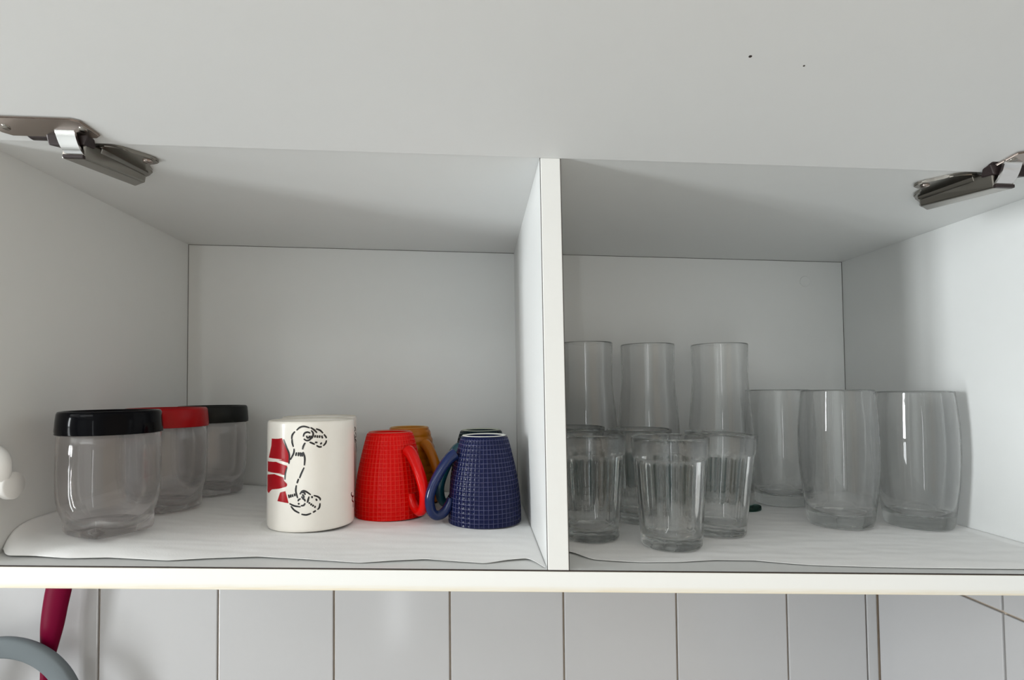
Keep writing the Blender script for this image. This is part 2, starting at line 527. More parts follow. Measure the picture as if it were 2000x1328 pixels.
def hinge(sx, dx, px):
    """A sprung concealed hinge; sx mirrors it left/right, dx shifts it, px shifts only the plate on the door."""
    q = lambda x: sx * x + dx
    C = lambda x, y, z: K(q(x), y, z)
    bm = bmesh.new()                                   # arm: an open channel tapering back along the top panel
    pts = []
    yf, yb = -10, 52
    hexa(bm, [C(-347, yf, 291.5), C(-331.5, yf, 291.5), C(-324, yb, 297.5), C(-338, yb + 10, 297.5),
              C(-346, yf, 303), C(-330, yf, 304.5), C(-322.5, yb, 306.8), C(-337, yb + 10, 306.8)], 0.0012, 2)
    arm = cpart('hinge', bm, M_NICKEL, cup, False)
    bm = bmesh.new()                                   # raised spine on the arm's side and the screw slot
    hexa(bm, [C(-330.5, 4, 301.0), C(-328.6, 4, 301.5), C(-321.2, yb - 1, 303.2), C(-323.0, yb - 1, 302.6),
              C(-330.0, 4, 305.0), C(-327.6, 4, 305.5), C(-320.2, yb - 1, 306.6), C(-322.2, yb - 1, 306.8)], 0.0006, 2)
    cpart('spring_rail', bm, M_NICKEL, arm)
    bm = bmesh.new()                                   # butterfly plate screwed to the top panel
    out = [(-344, 10), (-336, 4), (-324, 0), (-313, 5), (-309, 10), (-305.5, 14.5), (-300.5, 21), (-299.2, 27), (-302, 31), (-307, 32), (-311, 34), (-314, 40),
           (-318, 52), (-336, 66), (-341, 74), (-347, 77), (-353, 73), (-354, 66), (-349, 58), (-344, 50), (-345, 30)]
    rounded_plate(bm, [(u, v) for u, v in spline(out + [out[0]], 3)[:-1]], 305.2, 307.9, C, 0.0007)
    cpart('mounting_plate', bm, M_NICKEL, arm)
    for u, v in ((-306.5, 25), (-348, 70)):
        bm = bmesh.new()
        lathe(bm, [(0, -1.2), (3.0, -1.0), (3.6, 0.2), (3.6, 1.2), (0, 1.2)], 18)
        bm.transform(Matrix.Translation(C(u, v, 304.8)))
        cpart('screw', bm, M_BRONZE, arm, True)
    for u, y, z in ((-330.6, 4, 297.5), (-328.6, 16, 298.3)):                      # rivets on the arm's flank
        bm = bmesh.new()
        lathe(bm, [(0, 0.5), (1.6, 0.45), (2.0, 0), (2.0, -1), (0, -1)], 14)
        bm.transform(Matrix.Translation(C(u, y, z)) @ Matrix.Rotation(sx * PI / 2, 4, 'Y'))
        cpart('rivet', bm, M_DARK, arm, True)
    qp = lambda x: sx * x + dx + px
    CP = lambda u, s, w: DT(qp(u), s, w)
    bm = bmesh.new()                                   # plate on the door
    o = [(-319, 9.5), (-323, 7.0), (-381, 7.0), (-387, 10), (-390, 14), (-387, 20), (-381, 24.5), (-331, 24.5), (-325, 22.5)]
    rounded_plate(bm, o, 0.1, 2.2, CP, 0.0007)
    cpart('cup_plate', bm, M_BRONZE, arm)
    for u in (-327, -380):
        bm = bmesh.new()
        lathe(bm, [(0, 0.6), (2.6, 0.4), (3.2, -0.6), (0, -0.6)], 16)
        bm.transform(Matrix.Translation(CP(u, 15.5, 2.3)) @ Matrix.Rotation(PI - DA, 4, 'X'))
        cpart('screw', bm, M_NICKEL, arm, True)
    bm = bmesh.new()                                   # dark pivots behind the link
    hexa(bm, [C(-371, -8, 306), C(-329, -8, 306), C(-329, -4, 306), C(-371, -4, 306),
              C(-375, -14, 311.2), C(-327, -14, 311.2), C(-327, -6, 309), C(-375, -6, 309)], 0.001, 2)
    hexa(bm, [C(-355, -12, 300), C(-330, -12, 301), C(-328, -2, 302), C(-353, -2, 302),
              C(-357, -12, 309), C(-327, -12, 309), C(-327, -5, 308), C(-357, -5, 308)], 0.001, 2)
    cpart('pivot', bm, M_DARK, arm)
    bm = bmesh.new()                                   # bright bent link between cup and arm
    path = spline([(-16.0, 313.5), (-16.8, 309), (-16.3, 303), (-14.8, 297.5), (-12.5, 294.0)], 5)
    a = [(C(-349.0 + 6.5 * (k / (len(path) - 1)), y, z), C(-335.0 + 5.0 * (k / (len(path) - 1)), y, z)) for k, (y, z) in enumerate(path)]
    b = [(p + Vector((0, 0.0022, 0.0004)), r + Vector((0, 0.0022, 0.0004))) for p, r in a]
    va = [[bm.verts.new(p) for p in pr] for pr in a]
    vb = [[bm.verts.new(p) for p in pr] for pr in b]
    for i in range(len(va) - 1):
        bm.faces.new((va[i][0], va[i][1], va[i + 1][1], va[i + 1][0]))
        bm.faces.new((vb[i][1], vb[i][0], vb[i + 1][0], vb[i + 1][1]))
        bm.faces.new((va[i][0], va[i + 1][0], vb[i + 1][0], vb[i][0]))
        bm.faces.new((va[i + 1][1], va[i][1], vb[i][1], vb[i + 1][1]))
    bm.faces.new((va[0][0], vb[0][0], vb[0][1], va[0][1]))
    bm.faces.new((va[-1][1], vb[-1][1], vb[-1][0], va[-1][0]))
    cpart('link', bm, M_CHROME, arm)
    bm = bmesh.new()
    kbox(bm, -344, -329.5, -13.5, -10.6, 290.8, 293.4, 0.0006, C)
    cpart('link_pin', bm, M_DARK, arm)
    return arm

hinge(1, 0, 0)
hinge(-1, 10, 12)

# ------------------------------------------------------------------ shelf liners
def interp(tab, x):
    if x <= tab[0][0]:
        return tab[0][1]
    for (a, b), (c, d) in zip(tab, tab[1:]):
        if x <= c:
            t = (x - a) / (c - a)
            return b + (d - b) * t
    return tab[-1][1]

HL = [(-414.2, 20), (-409, 14.5), (-403, 11), (-392, 8.9), (-350, 7.6), (-300, 5.0), (-250, 2.9), (-205, 2.3), (-150, 1.3), (-90, 1.2), (-30, 1.2), (0, 0.7)]
HR = [(16.5, 0.9), (60, 0.9), (120, 1.0), (180, 1.7), (250, 2.2), (310, 3.0), (395, 3.2), (420, 3.9), (429.5, 5.8)]
EL = [(-414.2, 24, 9), (-408, 17, 6), (-401, 11, 4), (-382, 11, 4), (-354, 6.6, 3), (-326, 8.8, 4.0), (-280, 4, 2.4), (-253, 9, 4.6), (-218, 14, 5.2), (-178, 9, 3.8), (-139, 3.4, 1.8),
      (-115, 8, 4.2), (-91, 12, 4.6), (-66, 8, 3.0), (-45, 5, 2.0), (-28, 12, 5.0), (-13, 16, 5.5), (-6, 8, 2.5), (-2.5, 1, 1.0)]
ER = [(16.8, 38, 3.5), (25.5, 34, 5.0), (32, 24, 4.2), (38, 17, 2.4), (56, 13, 2.2), (76, 11, 2.0), (104, 12, 2.6), (135, 17, 4.2), (166, 17, 3.8), (190, 11, 2.4), (208, 7.5, 1.6), (250, 5, 1.2), (285, 3.3, 1.2), (365, 3.0, 1.3), (429.4, 3, 3.0)]

FOOT = []                        # (x, y, radius, height) of everything that stands on the liners

def liner(name, label, x0, x1, hx, edge, seed):
    nx, ny = 240, 120
    bm = bmesh.new()
    ez = [(a, 0.9 + 0.22 * c) for a, b, c in edge]
    ex = [(a, b + (6.0 if b > 2 else 1.0)) for a, b, c in edge]
    def sm(tab, x):
        return sum(interp(tab, x + d) for d in (-2, 0, 2)) / 3
    rows = []
    for i in range(nx + 1):
        x = x0 + (x1 - x0) * i / nx
        e, lz, h = sm(ex, x), sm(ez, x), interp(hx, x)
        col = []
        for j in range(ny + 1):
            t = (j / ny) ** 1.35
            y = e + (299.5 - e) * t
            w = math.exp(-((y - e) / 9.0))
            z = h * (1 - w) + min(lz, max(h, lz)) * w
            env = min(1, (y - e) / 12) * min(1, (x1 - x) / 15) * min(1, (x - x0) / 15)
            wr = noise.noise(Vector((x / 60 + seed, y / 11, 0))) * 0.55 + noise.noise(Vector((x / 22 + seed, y / 9, 3))) * 0.35
            z += env * wr * 0.75
            z = max(0.5, z)
            for fx, fy, fr, fz in FOOT:
                if (x - fx) ** 2 + (y - fy) ** 2 < (fr + 3) ** 2:
                    z = min(z, fz + SLOPE * (x - fx) - 0.18)
            col.append(bm.verts.new(K(x, y, max(0.42, z))))
        rows.append(col)
    for a, b in zip(rows, rows[1:]):
        for j in range(ny):
            bm.faces.new((a[j], b[j], b[j + 1], a[j + 1]))
    o = make(name, bm, M_LINER, None, True)
    s = o.modifiers.new('thickness', 'SOLIDIFY')
    s.thickness = 0.0003
    s.offset = -1
    return tag(o, label, 'shelf liner', 'shelf liners')


# ------------------------------------------------------------------ lidded jars
def sqfoot(ang, half, corner):
    """Radius of a rounded square (half side, corner radius) turned by ang."""
    def f(t):
        a = (t - ang + PI / 4) % (PI / 2) - PI / 4
        r = half / math.cos(a)
        rc = (half - corner) * math.sqrt(2) + corner
        ex = 9.0
        return (r ** -ex + rc ** -ex) ** (-1 / ex)
    return f

def put(x, y, z, r):
    z = max(z, 1.8)
    FOOT.append((x, y, r, z))
    return K(x, y, z)

def jar(loc, rz, lidmat, label, proto=None):
    if proto is not None:
        t = copy_tree(proto, loc, rz, label)
        lid = [c for c in t.children if c.name.startswith('lid')][0]
        lid.data = lid.data.copy()
        lid.data.materials[0] = lidmat
        return t
    t = thing('storage_jar', label, 'jar', loc, rz, 'clear jars with screw lids')
    ft = sqfoot(math.radians(62), 23.5, 5.0)
    outer = [(0, 1.6), (15, 1.6), (20.5, 0.6), (23.0, 0.0), (25.5, 1.0), (26.8, 3.4), (27.6, 6.0), (29.6, 10), (32.0, 15), (34.2, 21), (35.8, 28), (36.5, 36), (36.6, 50), (36.5, 66), (36.3, 80), (34.6, 81.6), (34.2, 96)]
    inner = [(32.4, 96), (32.6, 80), (34.6, 77), (34.8, 64), (34.9, 48), (34.7, 36), (33.4, 27), (31.0, 19), (27.0, 12.5), (20, 8.0), (10, 6.4), (0, 6.0)]
    def rad(th, r, z):
        if z > 14 or r > 32.3:
            return r
        k = 1.0 if z < 5 else max(0.0, 1 - (z - 5) / 9.0)
        return r * (1 - k) + (r / 25.5) * ft(th) * 1.04 * k
    bm = bmesh.new()
    lathe(bm, outer, 96, rad)
    rings_outer_end = None
    bm2 = bmesh.new()
    lathe(bm2, inner, 96)
    me = bpy.data.meshes.new('tmp'); bm2.to_mesh(me); bm2.free(); bm.from_mesh(me); bpy.data.meshes.remove(me)
    zt = 96 / 1000
    top = [e for e in bm.edges if len(e.link_faces) == 1]
    bmesh.ops.bridge_loops(bm, edges=top)
    make('jar_body', bm, M_CLEARP, t, True)
    bm = bmesh.new()
    lathe(bm, [(34.9, 80.8), (37.2, 80.8), (37.55, 81.3), (37.3, 82.6), (37.6, 83.4), (37.0, 92), (36.4, 97.2), (35.6, 98.8), (34.4, 99.3), (33.2, 99.0), (32.4, 97.6), (31.8, 96.9), (18, 96.7), (0, 96.7)], 96)
    lathe(bm, [(34.9, 80.8), (34.9, 95.3), (0, 95.3)], 96)
    bmesh.ops.remove_doubles(bm, verts=bm.verts, dist=1e-6)
    lid = make('lid', bm, lidmat, t, True)
    bm = bmesh.new()
    return t

j1 = jar(put(-354.3, 60.4, 9.3, 27), 0, M_BLACKP, 'clear jar with a glossy black lid, nearest the front of the cupboard')
jar(put(-359.0, 152.7, 8.2, 27), 0.05, M_REDP, 'clear jar with a red lid', j1)
jar(put(-354.3, 240.1, 7.8, 27), -0.06, M_CHARP, 'clear jar with a matt charcoal lid, standing by the back panel', j1)

# ------------------------------------------------------------------ mugs (all stand upside down, rim on the liner)
def handle(bm, pts, az, n=6):
    """Handle along (radius, z, half width, half thickness) points in the half-plane at angle az."""
    d = Vector((math.cos(az), math.sin(az), 0))
    side = Vector((-math.sin(az), math.cos(az), 0))
    sweep(bm, [(d * (r / 1000) + Vector((0, 0, z / 1000)), w / 1000, t / 1000) for r, z, w, t in spline(pts, n)], side)

SCROLL = [[(-98.9,81.8),(-98.2,85.5),(-94.7,88.6)],[(-92.6,89.6),(-88.5,92.1),(-83.1,93.0),(-76.2,91.6)],[(-75.2,91.9),(-70.9,89.8),(-67.2,87.0)],[(-68.5,90.6),(-63.2,89.0),(-59.6,86.4)],[(-58.5,85.4),(-56.2,83.4),(-55.1,81.8)],[(-55.1,80.0),(-56.2,77.5),(-59.3,75.2)],[(-61.1,74.5),(-64.5,74.5),(-67.8,75.9)],[(-69.8,76.8),(-73.2,78.1),(-76.4,79.0)],[(-98.5,82.1),(-98.2,78.7),(-96.6,75.1)],[(-95.7,73.6),(-96.3,69.5),(-100.7,63.8)],[(-74.4,89.3),(-72.0,86.9),(-72.5,83.8),(-74.7,81.7)],[(-84.1,84.0),(-82.7,86.8),(-79.1,87.9),(-75.4,86.9)],[(-74.4,84.8),(-75.1,82.2),(-77.1,80.8),(-80.4,80.6),(-83.5,82.1)],[(-80.0,84.9),(-79.1,83.0),(-76.9,83.2),(-76.5,84.8)],[(-69.2,85.1),(-69.9,82.8)],[(-66.5,84.9),(-66.9,82.5)],[(-63.8,84.8),(-64.1,82.4)],[(-61.4,84.4),(-60.1,81.8)],[(-69.8,78.7),(-66.5,78.4)],[(-63.1,76.7),(-61.0,78.2)],[(-81.7,78.6),(-83.8,76.0),(-85.0,72.7)],[(-84.4,70.6),(-82.2,65.5),(-82.6,58.7)],[(-83.0,56.9),(-86.3,51.9),(-88.7,47.7)],[(-89.8,47.2),(-91.0,44.9),(-91.8,43.2)],[(-92.6,41.6),(-93.3,36.4),(-90.9,30.3)],[(-92.5,70.4),(-93.6,67.1)],[(-89.7,70.4),(-90.3,66.9)],[(-87.6,70.3),(-87.3,66.6)],[(-85.6,70.1),(-85.1,66.5)],[(-105.4,57.3),(-107.8,51.4),(-108.4,46.2)],[(-103.1,33.4),(-101.9,30.3)],[(-100.4,33.6),(-99.7,30.8)],[(-98.0,33.8),(-97.0,31.3)],[(-95.1,34.4),(-94.4,31.9)],[(-87.3,34.9),(-84.6,36.5),(-80.9,36.0),(-74.7,32.8)],[(-71.3,32.1),(-66.4,30.8),(-63.3,28.9),(-63.2,27.2)],[(-63.3,24.8),(-64.1,21.2),(-66.5,19.3)],[(-68.4,18.7),(-70.4,17.9),(-72.1,17.3)],[(-74.2,16.6),(-80.2,15.5),(-86.2,16.3)],[(-88.6,17.3),(-95.1,19.8),(-99.7,23.3)],[(-90.4,27.5),(-89.6,28.9),(-87.1,29.8)],[(-85.5,30.0),(-82.9,29.2),(-81.3,27.3)],[(-81.5,25.7),(-83.5,23.9),(-86.9,23.7)],[(-88.9,24.7),(-90.2,26.1)],[(-88.2,33.6),(-86.2,35.2),(-82.9,34.9),(-81.3,33.0)],[(-82.2,31.6),(-84.2,30.9),(-86.6,31.4)],[(-84.8,33.7),(-84.2,32.6),(-82.9,32.9)],[(-76.8,31.4),(-78.1,28.1),(-78.9,26.0)],[(-76.0,26.4),(-76.9,25.0)],[(-73.4,25.1),(-75.0,23.6)],[(-71.3,24.0),(-72.6,22.4)],[(-69.0,22.8),(-70.0,21.1)],[(-73.4,31.7),(-72.9,29.8)],[(-68.4,29.1),(-67.1,27.1)],[(-101.7,25.6),(-95.1,23.6),(-87.1,22.7)],[(-110.6,81.7),(-106.0,74.6),(-102.4,69.0),(-102.1,63.8),(-102.7,60.2)]]
PATCH = [[(-133.8,82.0),(-113.2,82.6),(-107.6,75.1),(-102.9,68.5),(-102.8,60.9),(-109.6,61.9),(-121.5,63.7),(-143.6,63.5),(-138.4,70.2),(-134.9,75.2)],[(-148.5,60.7),(-123.6,61.5),(-104.8,58.4),(-107.4,51.4),(-109.6,50.2),(-123.5,51.6),(-148.2,51.1)],[(-150.2,48.6),(-126.9,50.5),(-110.4,48.3),(-110.0,45.6),(-104.9,42.5),(-105.5,40.3),(-117.4,38.0),(-133.2,36.4),(-142.9,32.3),(-149.7,33.4)],[(-115.9,34.8),(-107.7,36.3),(-105.4,31.6),(-102.9,25.8),(-120.8,27.0)]]
EDGE1 = [[(-7.2,28.8),(-9.6,26.9),(-4.5,24.2),(1.6,24.4)],[(-3.4,23.6),(-6.3,20.9),(1.6,18.3)],[(-1.2,18.7),(-1.2,13.6)]]
EDGE2 = [[(-7.1,85.3),(-2.6,82.8),(-8.1,80.7)],[(-4.5,79.4),(2.0,75.5),(-6.1,73.6)],[(-3.9,72.3),(4.1,68.3)],[(0.2,67.4),(2.0,62.6),(12.0,56.2)],[(-9.0,77.3),(-3.9,67.7)]]

def onto(th, z, r):
    a = math.radians(th)
    return Vector((r * math.cos(a) / 1000, r * math.sin(a) / 1000, z / 1000))

def strokes(bm, lines, r, hw=0.68):
    """Brush strokes printed on a cylinder; points are (degrees, mm)."""
    for ln in lines:
        pts = spline([(math.radians(a) * r, z) for a, z in ln], 5)
        n = len(pts)
        L, R = [], []
        for i, (s, z) in enumerate(pts):
            p, q = pts[max(0, i - 1)], pts[min(n - 1, i + 1)]
            dx, dz = q[0] - p[0], q[1] - p[1]
            m = math.hypot(dx, dz) or 1
            w = hw * (0.55 + 0.6 * math.sin(PI * (0.12 + 0.76 * i / (n - 1))))
            nx, nz = -dz / m * w, dx / m * w
            L.append(bm.verts.new(onto(math.degrees((s + nx) / r), z + nz, r)))
            R.append(bm.verts.new(onto(math.degrees((s - nx) / r), z - nz, r)))
        for i in range(n - 1):
            bm.faces.new((L[i], R[i], R[i + 1], L[i + 1]))

def patch(bm, poly, r):
    """A filled printed area on a cylinder, cut fine enough to follow the curve."""
    zs = [z for _, z in poly]
    z0, z1 = min(zs), max(zs)
    rows = 26
    prev = None
    for k in range(rows + 1):
        z = z0 + (z1 - z0) * (k + 0.001) / (rows + 0.002)
        xs = []
        for (a, za), (b, zb) in zip(poly, poly[1:] + poly[:1]):
            if (za <= z) != (zb <= z):
                xs.append(a + (b - a) * (z - za) / (zb - za))
        if len(xs) < 2:
            prev = None
            continue
        a0, a1 = min(xs), max(xs)
        row = [bm.verts.new(onto(a0 + (a1 - a0) * i / 14, z, r)) for i in range(15)]
        if prev:
            for i in range(14):
                bm.faces.new((prev[i], prev[i + 1], row[i + 1], row[i]))
        prev = row

WR = 39.25
def white_mug(loc, rz, haz, label, prints):
    t = thing('printed_mug', label, 'mug', loc, rz, 'cream mugs with a printed scroll')
    bm = bmesh.new()
    lathe(bm, [(0, 93.6), (33.0, 93.6), (34.2, 94.2), (34.8, 95.6)], 72)
    lathe(bm, [(34.8, 95.6), (36.0, 96.8), (37.4, 97.0), (38.5, 96.5), (39.05, 95.0), (39.2, 90), (39.25, 50), (39.25, 3.0), (38.9, 0.9), (37.8, 0.0), (36.6, 0.6), (36.0, 3), (35.8, 40), (35.4, 84), (32, 88.6), (0, 89)], 72)
    bmesh.ops.remove_doubles(bm, verts=bm.verts, dist=1e-6)
    make('mug_body', bm, M_CREAM, t, True)
    bm = bmesh.new()
    lathe(bm, [(35.1, 96.2), (36.0, 97.0), (37.3, 97.25), (38.2, 96.9), (38.0, 96.6), (36.2, 96.4), (35.1, 96.2)], 72)
    make('foot_ring', bm, M_BISQUE, t, True)
    bm = bmesh.new()
    handle(bm, [(37.5, 70, 5.5, 5.0), (46, 70, 5.2, 4.0), (55, 66, 5.0, 3.4), (62, 58, 4.8, 3.4), (64.5, 49, 4.8, 3.4), (62, 40, 4.8, 3.4), (55, 32, 5.0, 3.5), (46, 27, 5.2, 4.2), (37.5, 26, 5.6, 5.0)], haz)
    make('handle', bm, M_CREAM_SHADED if prints == 1 else M_CREAM, t, True)
    bm = bmesh.new()
    strokes(bm, SCROLL + EDGE1 if prints == 1 else EDGE2, WR + 0.12)
    make('printed_scroll', bm, M_INK, t)['kind'] = 'stuff'
    if prints == 1:
        bm = bmesh.new()
        for p in PATCH:
            patch(bm, p, WR + 0.08)
        make('printed_banner', bm, M_REDINK, t)['kind'] = 'stuff'
    return t

white_mug(put(-208.3, 124.6, 3.0, 40), 0, math.radians(143), 'upside-down cream mug printed with a black scroll and red banner, in front', 1)
white_mug(put(-222.8, 204.0, 2.0, 40), 0, math.radians(125), 'upside-down cream mug almost hidden behind the one with the red banner', 2)

GP = [(36.1, 0), (36.15, 6), (36.0, 14), (35.4, 24), (34.5, 33), (33.2, 42), (31.6, 50), (29.9, 58), (28.0, 66), (26.0, 74), (24.5, 79.5), (23.3, 82.8)]
def gp_r(z):
    return interp([(b, a) for a, b in GP], z)

HANDLE = [(30.0, 67, 6.5, 6.0), (35, 64.0, 6.3, 5.6), (41.5, 57, 6.2, 5.1), (48.5, 46.5, 6.0, 4.8), (54.0, 35, 5.6, 4.7), (56.5, 25, 5.3, 4.7), (55, 14.5, 5.0, 4.7), (50.5, 9.4, 4.8, 4.7), (44.5, 9.8, 4.8, 4.7), (39.6, 14.5, 5.0, 4.5), (37.0, 20.5, 4.8, 3.6), (36.3, 25.0, 3.6, 2.4)]

def grid_body(bm, n_around, cell, depth, ribs=False, sub=6):
    seg = n_around * sub if not ribs else 96
    z1 = 82.0
    rows = int(z1 / cell * (sub if not ribs else 8))
    lay = bm.loops.layers.uv.new('UVMap')
    vs = []
    for k in range(rows + 1):
        z = z1 * k / rows
        rg = []
        fz = (z / cell) % 1
        for i in range(seg):
            fu = (i / sub) % 1
            du = abs(fu - 0.5)
            dz = abs(fz - 0.5)
            if ribs:
                d = depth * math.sin(PI * fz) - depth
            else:
                ln = max(0.0, (max(du, dz) - 0.30) / 0.20)
                d = -depth * (1 - min(1, ln) ** 0.8)
            if z < 2.5:
                d *= z / 2.5
            r = gp_r(z) + d
            a = 2 * PI * i / seg
            rg.append(bm.verts.new((r * math.cos(a) / 1000, r * math.sin(a) / 1000, z / 1000)))
        vs.append(rg)
    for k in range(rows):
        for i in range(seg):
            j = (i + 1) % seg
            f = bm.faces.new((vs[k][i], vs[k][j], vs[k + 1][j], vs[k + 1][i]))
            f.smooth = True
            u0, u1 = i / sub, (i + 1) / sub
            v0, v1 = (z1 * k / rows) / cell, (z1 * (k + 1) / rows) / cell
            for l, c in zip(f.loops, ((u0, v0), (u1, v0), (u1, v1), (u0, v1))):
                l[lay].uv = c
    # close over the shoulder and inside
    def ring(r, z):
        return [bm.verts.new((r * math.cos(2 * PI * i / seg) / 1000, r * math.sin(2 * PI * i / seg) / 1000, z / 1000)) for i in range(seg)]
    def join(a, b):
        for i in range(seg):
            j = (i + 1) % seg
            f = bm.faces.new((a[i], a[j], b[j], b[i]))
            f.smooth = True
            for l in f.loops:
                l[lay].uv = (0.5, 0.5)
    prev = vs[-1]
    for r, z in ((22.9, 83.3), (22.0, 84.0), (21.2, 84.3)):
        cur = ring(r, z); join(prev, cur); prev = cur
    for r, z in ((19.3, 84.0), (18.8, 82.4), (10, 82.0), (2, 82.0)):
        cur = ring(r, z); join(prev, cur); prev = cur
    bm.faces.new(prev)
    prev = vs[0]
    for r, z in ((34.8, 0.0), (33.4, 0.6), (33.0, 6), (32.2, 26), (29.4, 46), (25, 64), (20, 76), (8, 78)):
        cur = ring(r, z); join(cur, prev); prev = cur
    bm.faces.new(prev[::-1])

_grid_me = {}
def grid_mug(loc, body_m, hand_m, foot_m, haz, label, ribs=False, name='textured_mug'):
    t = thing(name, label, 'mug', loc, 0, 'small upside-down mugs')
    key = ribs
    if key not in _grid_me:
        bm = bmesh.new()
        grid_body(bm, 50, 8.2 if ribs else 4.25, 0.9 if ribs else 0.55, ribs)
        o = make('mug_body', bm, body_m, t)
        _grid_me[key] = o.data
    else:
        me = _grid_me[key].copy()
        me.materials[0] = body_m
        o = bpy.data.objects.new('mug_body', me)
        COL.objects.link(o)
        o.parent = t
    o.rotation_euler = (0, 0, random.uniform(0, 1))
    bm = bmesh.new()
    handle(bm, HANDLE, haz)
    make('handle', bm, hand_m, t, True)
    bm = bmesh.new()
    lathe(bm, [(18.9, 83.6), (19.4, 84.4), (20.4, 84.75), (21.4, 84.6), (21.9, 84.1), (21.2, 84.0), (18.9, 83.6)], 56)
    make('foot_ring', bm, foot_m, t, True)
    return t

M_REDFOOT = mat('red_foot', (0.52, 0.10, 0.06), 0.5, vary=0.4, vscale=200)
M_PALEFOOT = mat('pale_foot', (0.72, 0.71, 0.66), 0.5)
M_ORFOOT = mat('orange_foot', (0.50, 0.27, 0.07), 0.5)
M_OLIVEFOOT = mat('grey_green_foot', (0.42, 0.44, 0.36), 0.5)
grid_mug(put(-141.6, 172.7, 1.7, 37), M_REDGRID, M_HANDRED, M_REDFOOT, math.radians(-46), 'upside-down red mug with a raised grid and its handle towards the front')
grid_mug(put(-44.2, 147.4, 1.7, 37), M_BLUEGRID, M_HANDBLUE, M_PALEFOOT, math.radians(200), 'upside-down navy blue mug with a raised grid and pale foot ring')
grid_mug(put(-47.0, 221.0, 1.5, 37), M_TEALGRID, M_HANDTEAL, M_OLIVEFOOT, math.radians(218), 'upside-down dark teal mug mostly hidden behind the navy blue one')
grid_mug(put(-130.5, 245.0, 1.2, 37), M_ORANGE, M_ORANGE, M_ORFOOT, math.radians(-48), 'upside-down orange ribbed mug behind the red one', True, 'ribbed_mug')

# ------------------------------------------------------------------ glasses
def glass_body(name, prof, seg, rad, m, parent):
    bm = bmesh.new()
    lathe(bm, prof, seg, rad)
    return make(name, bm, m, parent, True)

def facet(n, z_top, amt):
    """Flat vertical panels below z_top, like a pressed tumbler."""
    def f(t, r, z):
        if z > z_top or z < 3 or r < 5:
            return r
        k = min(1, (z - 3) / 12)
        a = (t % (2 * PI / n)) - PI / n
        flat = r * math.cos(PI / n) / math.cos(a)
        return r - amt * k * (r - flat) * 1.6 - amt * k * 0.25
    return f

def mirror_profile(outer, inner):
    return outer + inner

def make_tumbler(loc, label):
    t = thing('tumbler', label, 'glass', loc, 0, 'low fluted tumblers')
    outer = [(0, 1.2), (18, 1.0), (22.0, 0.1), (24.2, 0.2), (25.3, 1.8), (25.6, 4)] + [(25.6 + 5.6 * (z / 74), z) for z in (10, 20, 30, 40, 50, 60, 68, 73)] + [(31.3, 74.2), (31.6, 75.2), (31.75, 76.5), (32.3, 84), (32.6, 91), (32.35, 92.2), (31.7, 92.5)]
    fo = facet(14, 73.5, 1.15)
    inner = [(30.9, 92.0), (30.5, 88), (29.9, 76), (28.6, 58), (27.0, 36), (25.2, 18), (23.6, 11.5), (20.5, 8.9), (12, 8.2), (0, 8.0)]
    no = len(outer)
    cnt = [0]
    bm = bmesh.new()
    r1 = lathe(bm, outer, 84, fo)
    r2 = lathe(bm, inner, 84)
    for i in range(84):
        j = (i + 1) % 84
        bm.faces.new((r1[-1][i], r1[-1][j], r2[0][j], r2[0][i]))
    o = make('glass_body', bm, M_PRESSED, t, True)
    return t

def dup_single(src, loc, rz, label):
    return copy_tree(src, loc, rz, label)

tum = make_tumbler(put(115.1, 65.8, 1.6, 27), 'low fluted tumbler nearest the front edge of the shelf')
tum.rotation_euler = (0, 0, 0.1)
dup_single(tum, put(50.4, 90.2, 1.7, 27), 0.3, 'low fluted tumbler in front, half hidden by the divider')
dup_single(tum, put(115.3, 159.0, 1.7, 27), 0.22, 'low fluted tumbler straight behind the frontmost one')
tD = dup_single(tum, put(173.0, 107.9, 2.9, 27), 0.15, 'slightly tilted low tumbler with a clear rim line, rightmost of the tumblers')
tD.rotation_euler = (0, math.radians(3.6), 0.15)
dup_single(tum, put(50.6, 176.0, 1.6, 27), 0.05, 'low fluted tumbler at the back beside the divider, only its rim showing')

def make_tall(loc, label):
    t = thing('highball_glass', label, 'glass', loc, 0, 'tall glasses along the back')
    po = spline([(33.0, 1.2), (34.0, 8), (35.0, 25), (36.0, 50), (36.1, 72), (35.3, 92), (33.6, 112), (31.8, 130), (31.0, 146), (31.0, 165), (31.5, 186)], 3)
    outer = [(0, 1.5), (24, 1.2), (29, 0.2), (31.5, 0.1)] + po + [(31.4, 187.1), (30.9, 187.4)]
    inner = [(30.3, 187.0)] + spline([(30.0, 185.5), (29.6, 165), (29.6, 146), (30.3, 130), (32.0, 112), (33.7, 92), (34.4, 72), (34.2, 50), (33.0, 30), (30.8, 21), (26, 18.0), (12, 17.2)], 3) + [(0, 17.0)]
    bm = bmesh.new()
    r1 = lathe(bm, outer, 72)
    r2 = lathe(bm, inner, 72)
    for i in range(72):
        j = (i + 1) % 72
        bm.faces.new((r1[-1][i], r1[-1][j], r2[0][j], r2[0][i]))
    make('glass_body', bm, M_GLASS, t, True)
    return t

tall = make_tall(put(153.8, 251.3, 1.8, 34), 'tall clear glass, the middle of the three at the back')
dup_single(tall, put(78.6, 248.3, 1.5, 34), 0.7, 'tall clear glass partly cut off by the divider')
dup_single(tall, put(233.0, 232.4, 2.2, 34), 1.9, 'tall clear glass nearest the barrel-shaped glasses')

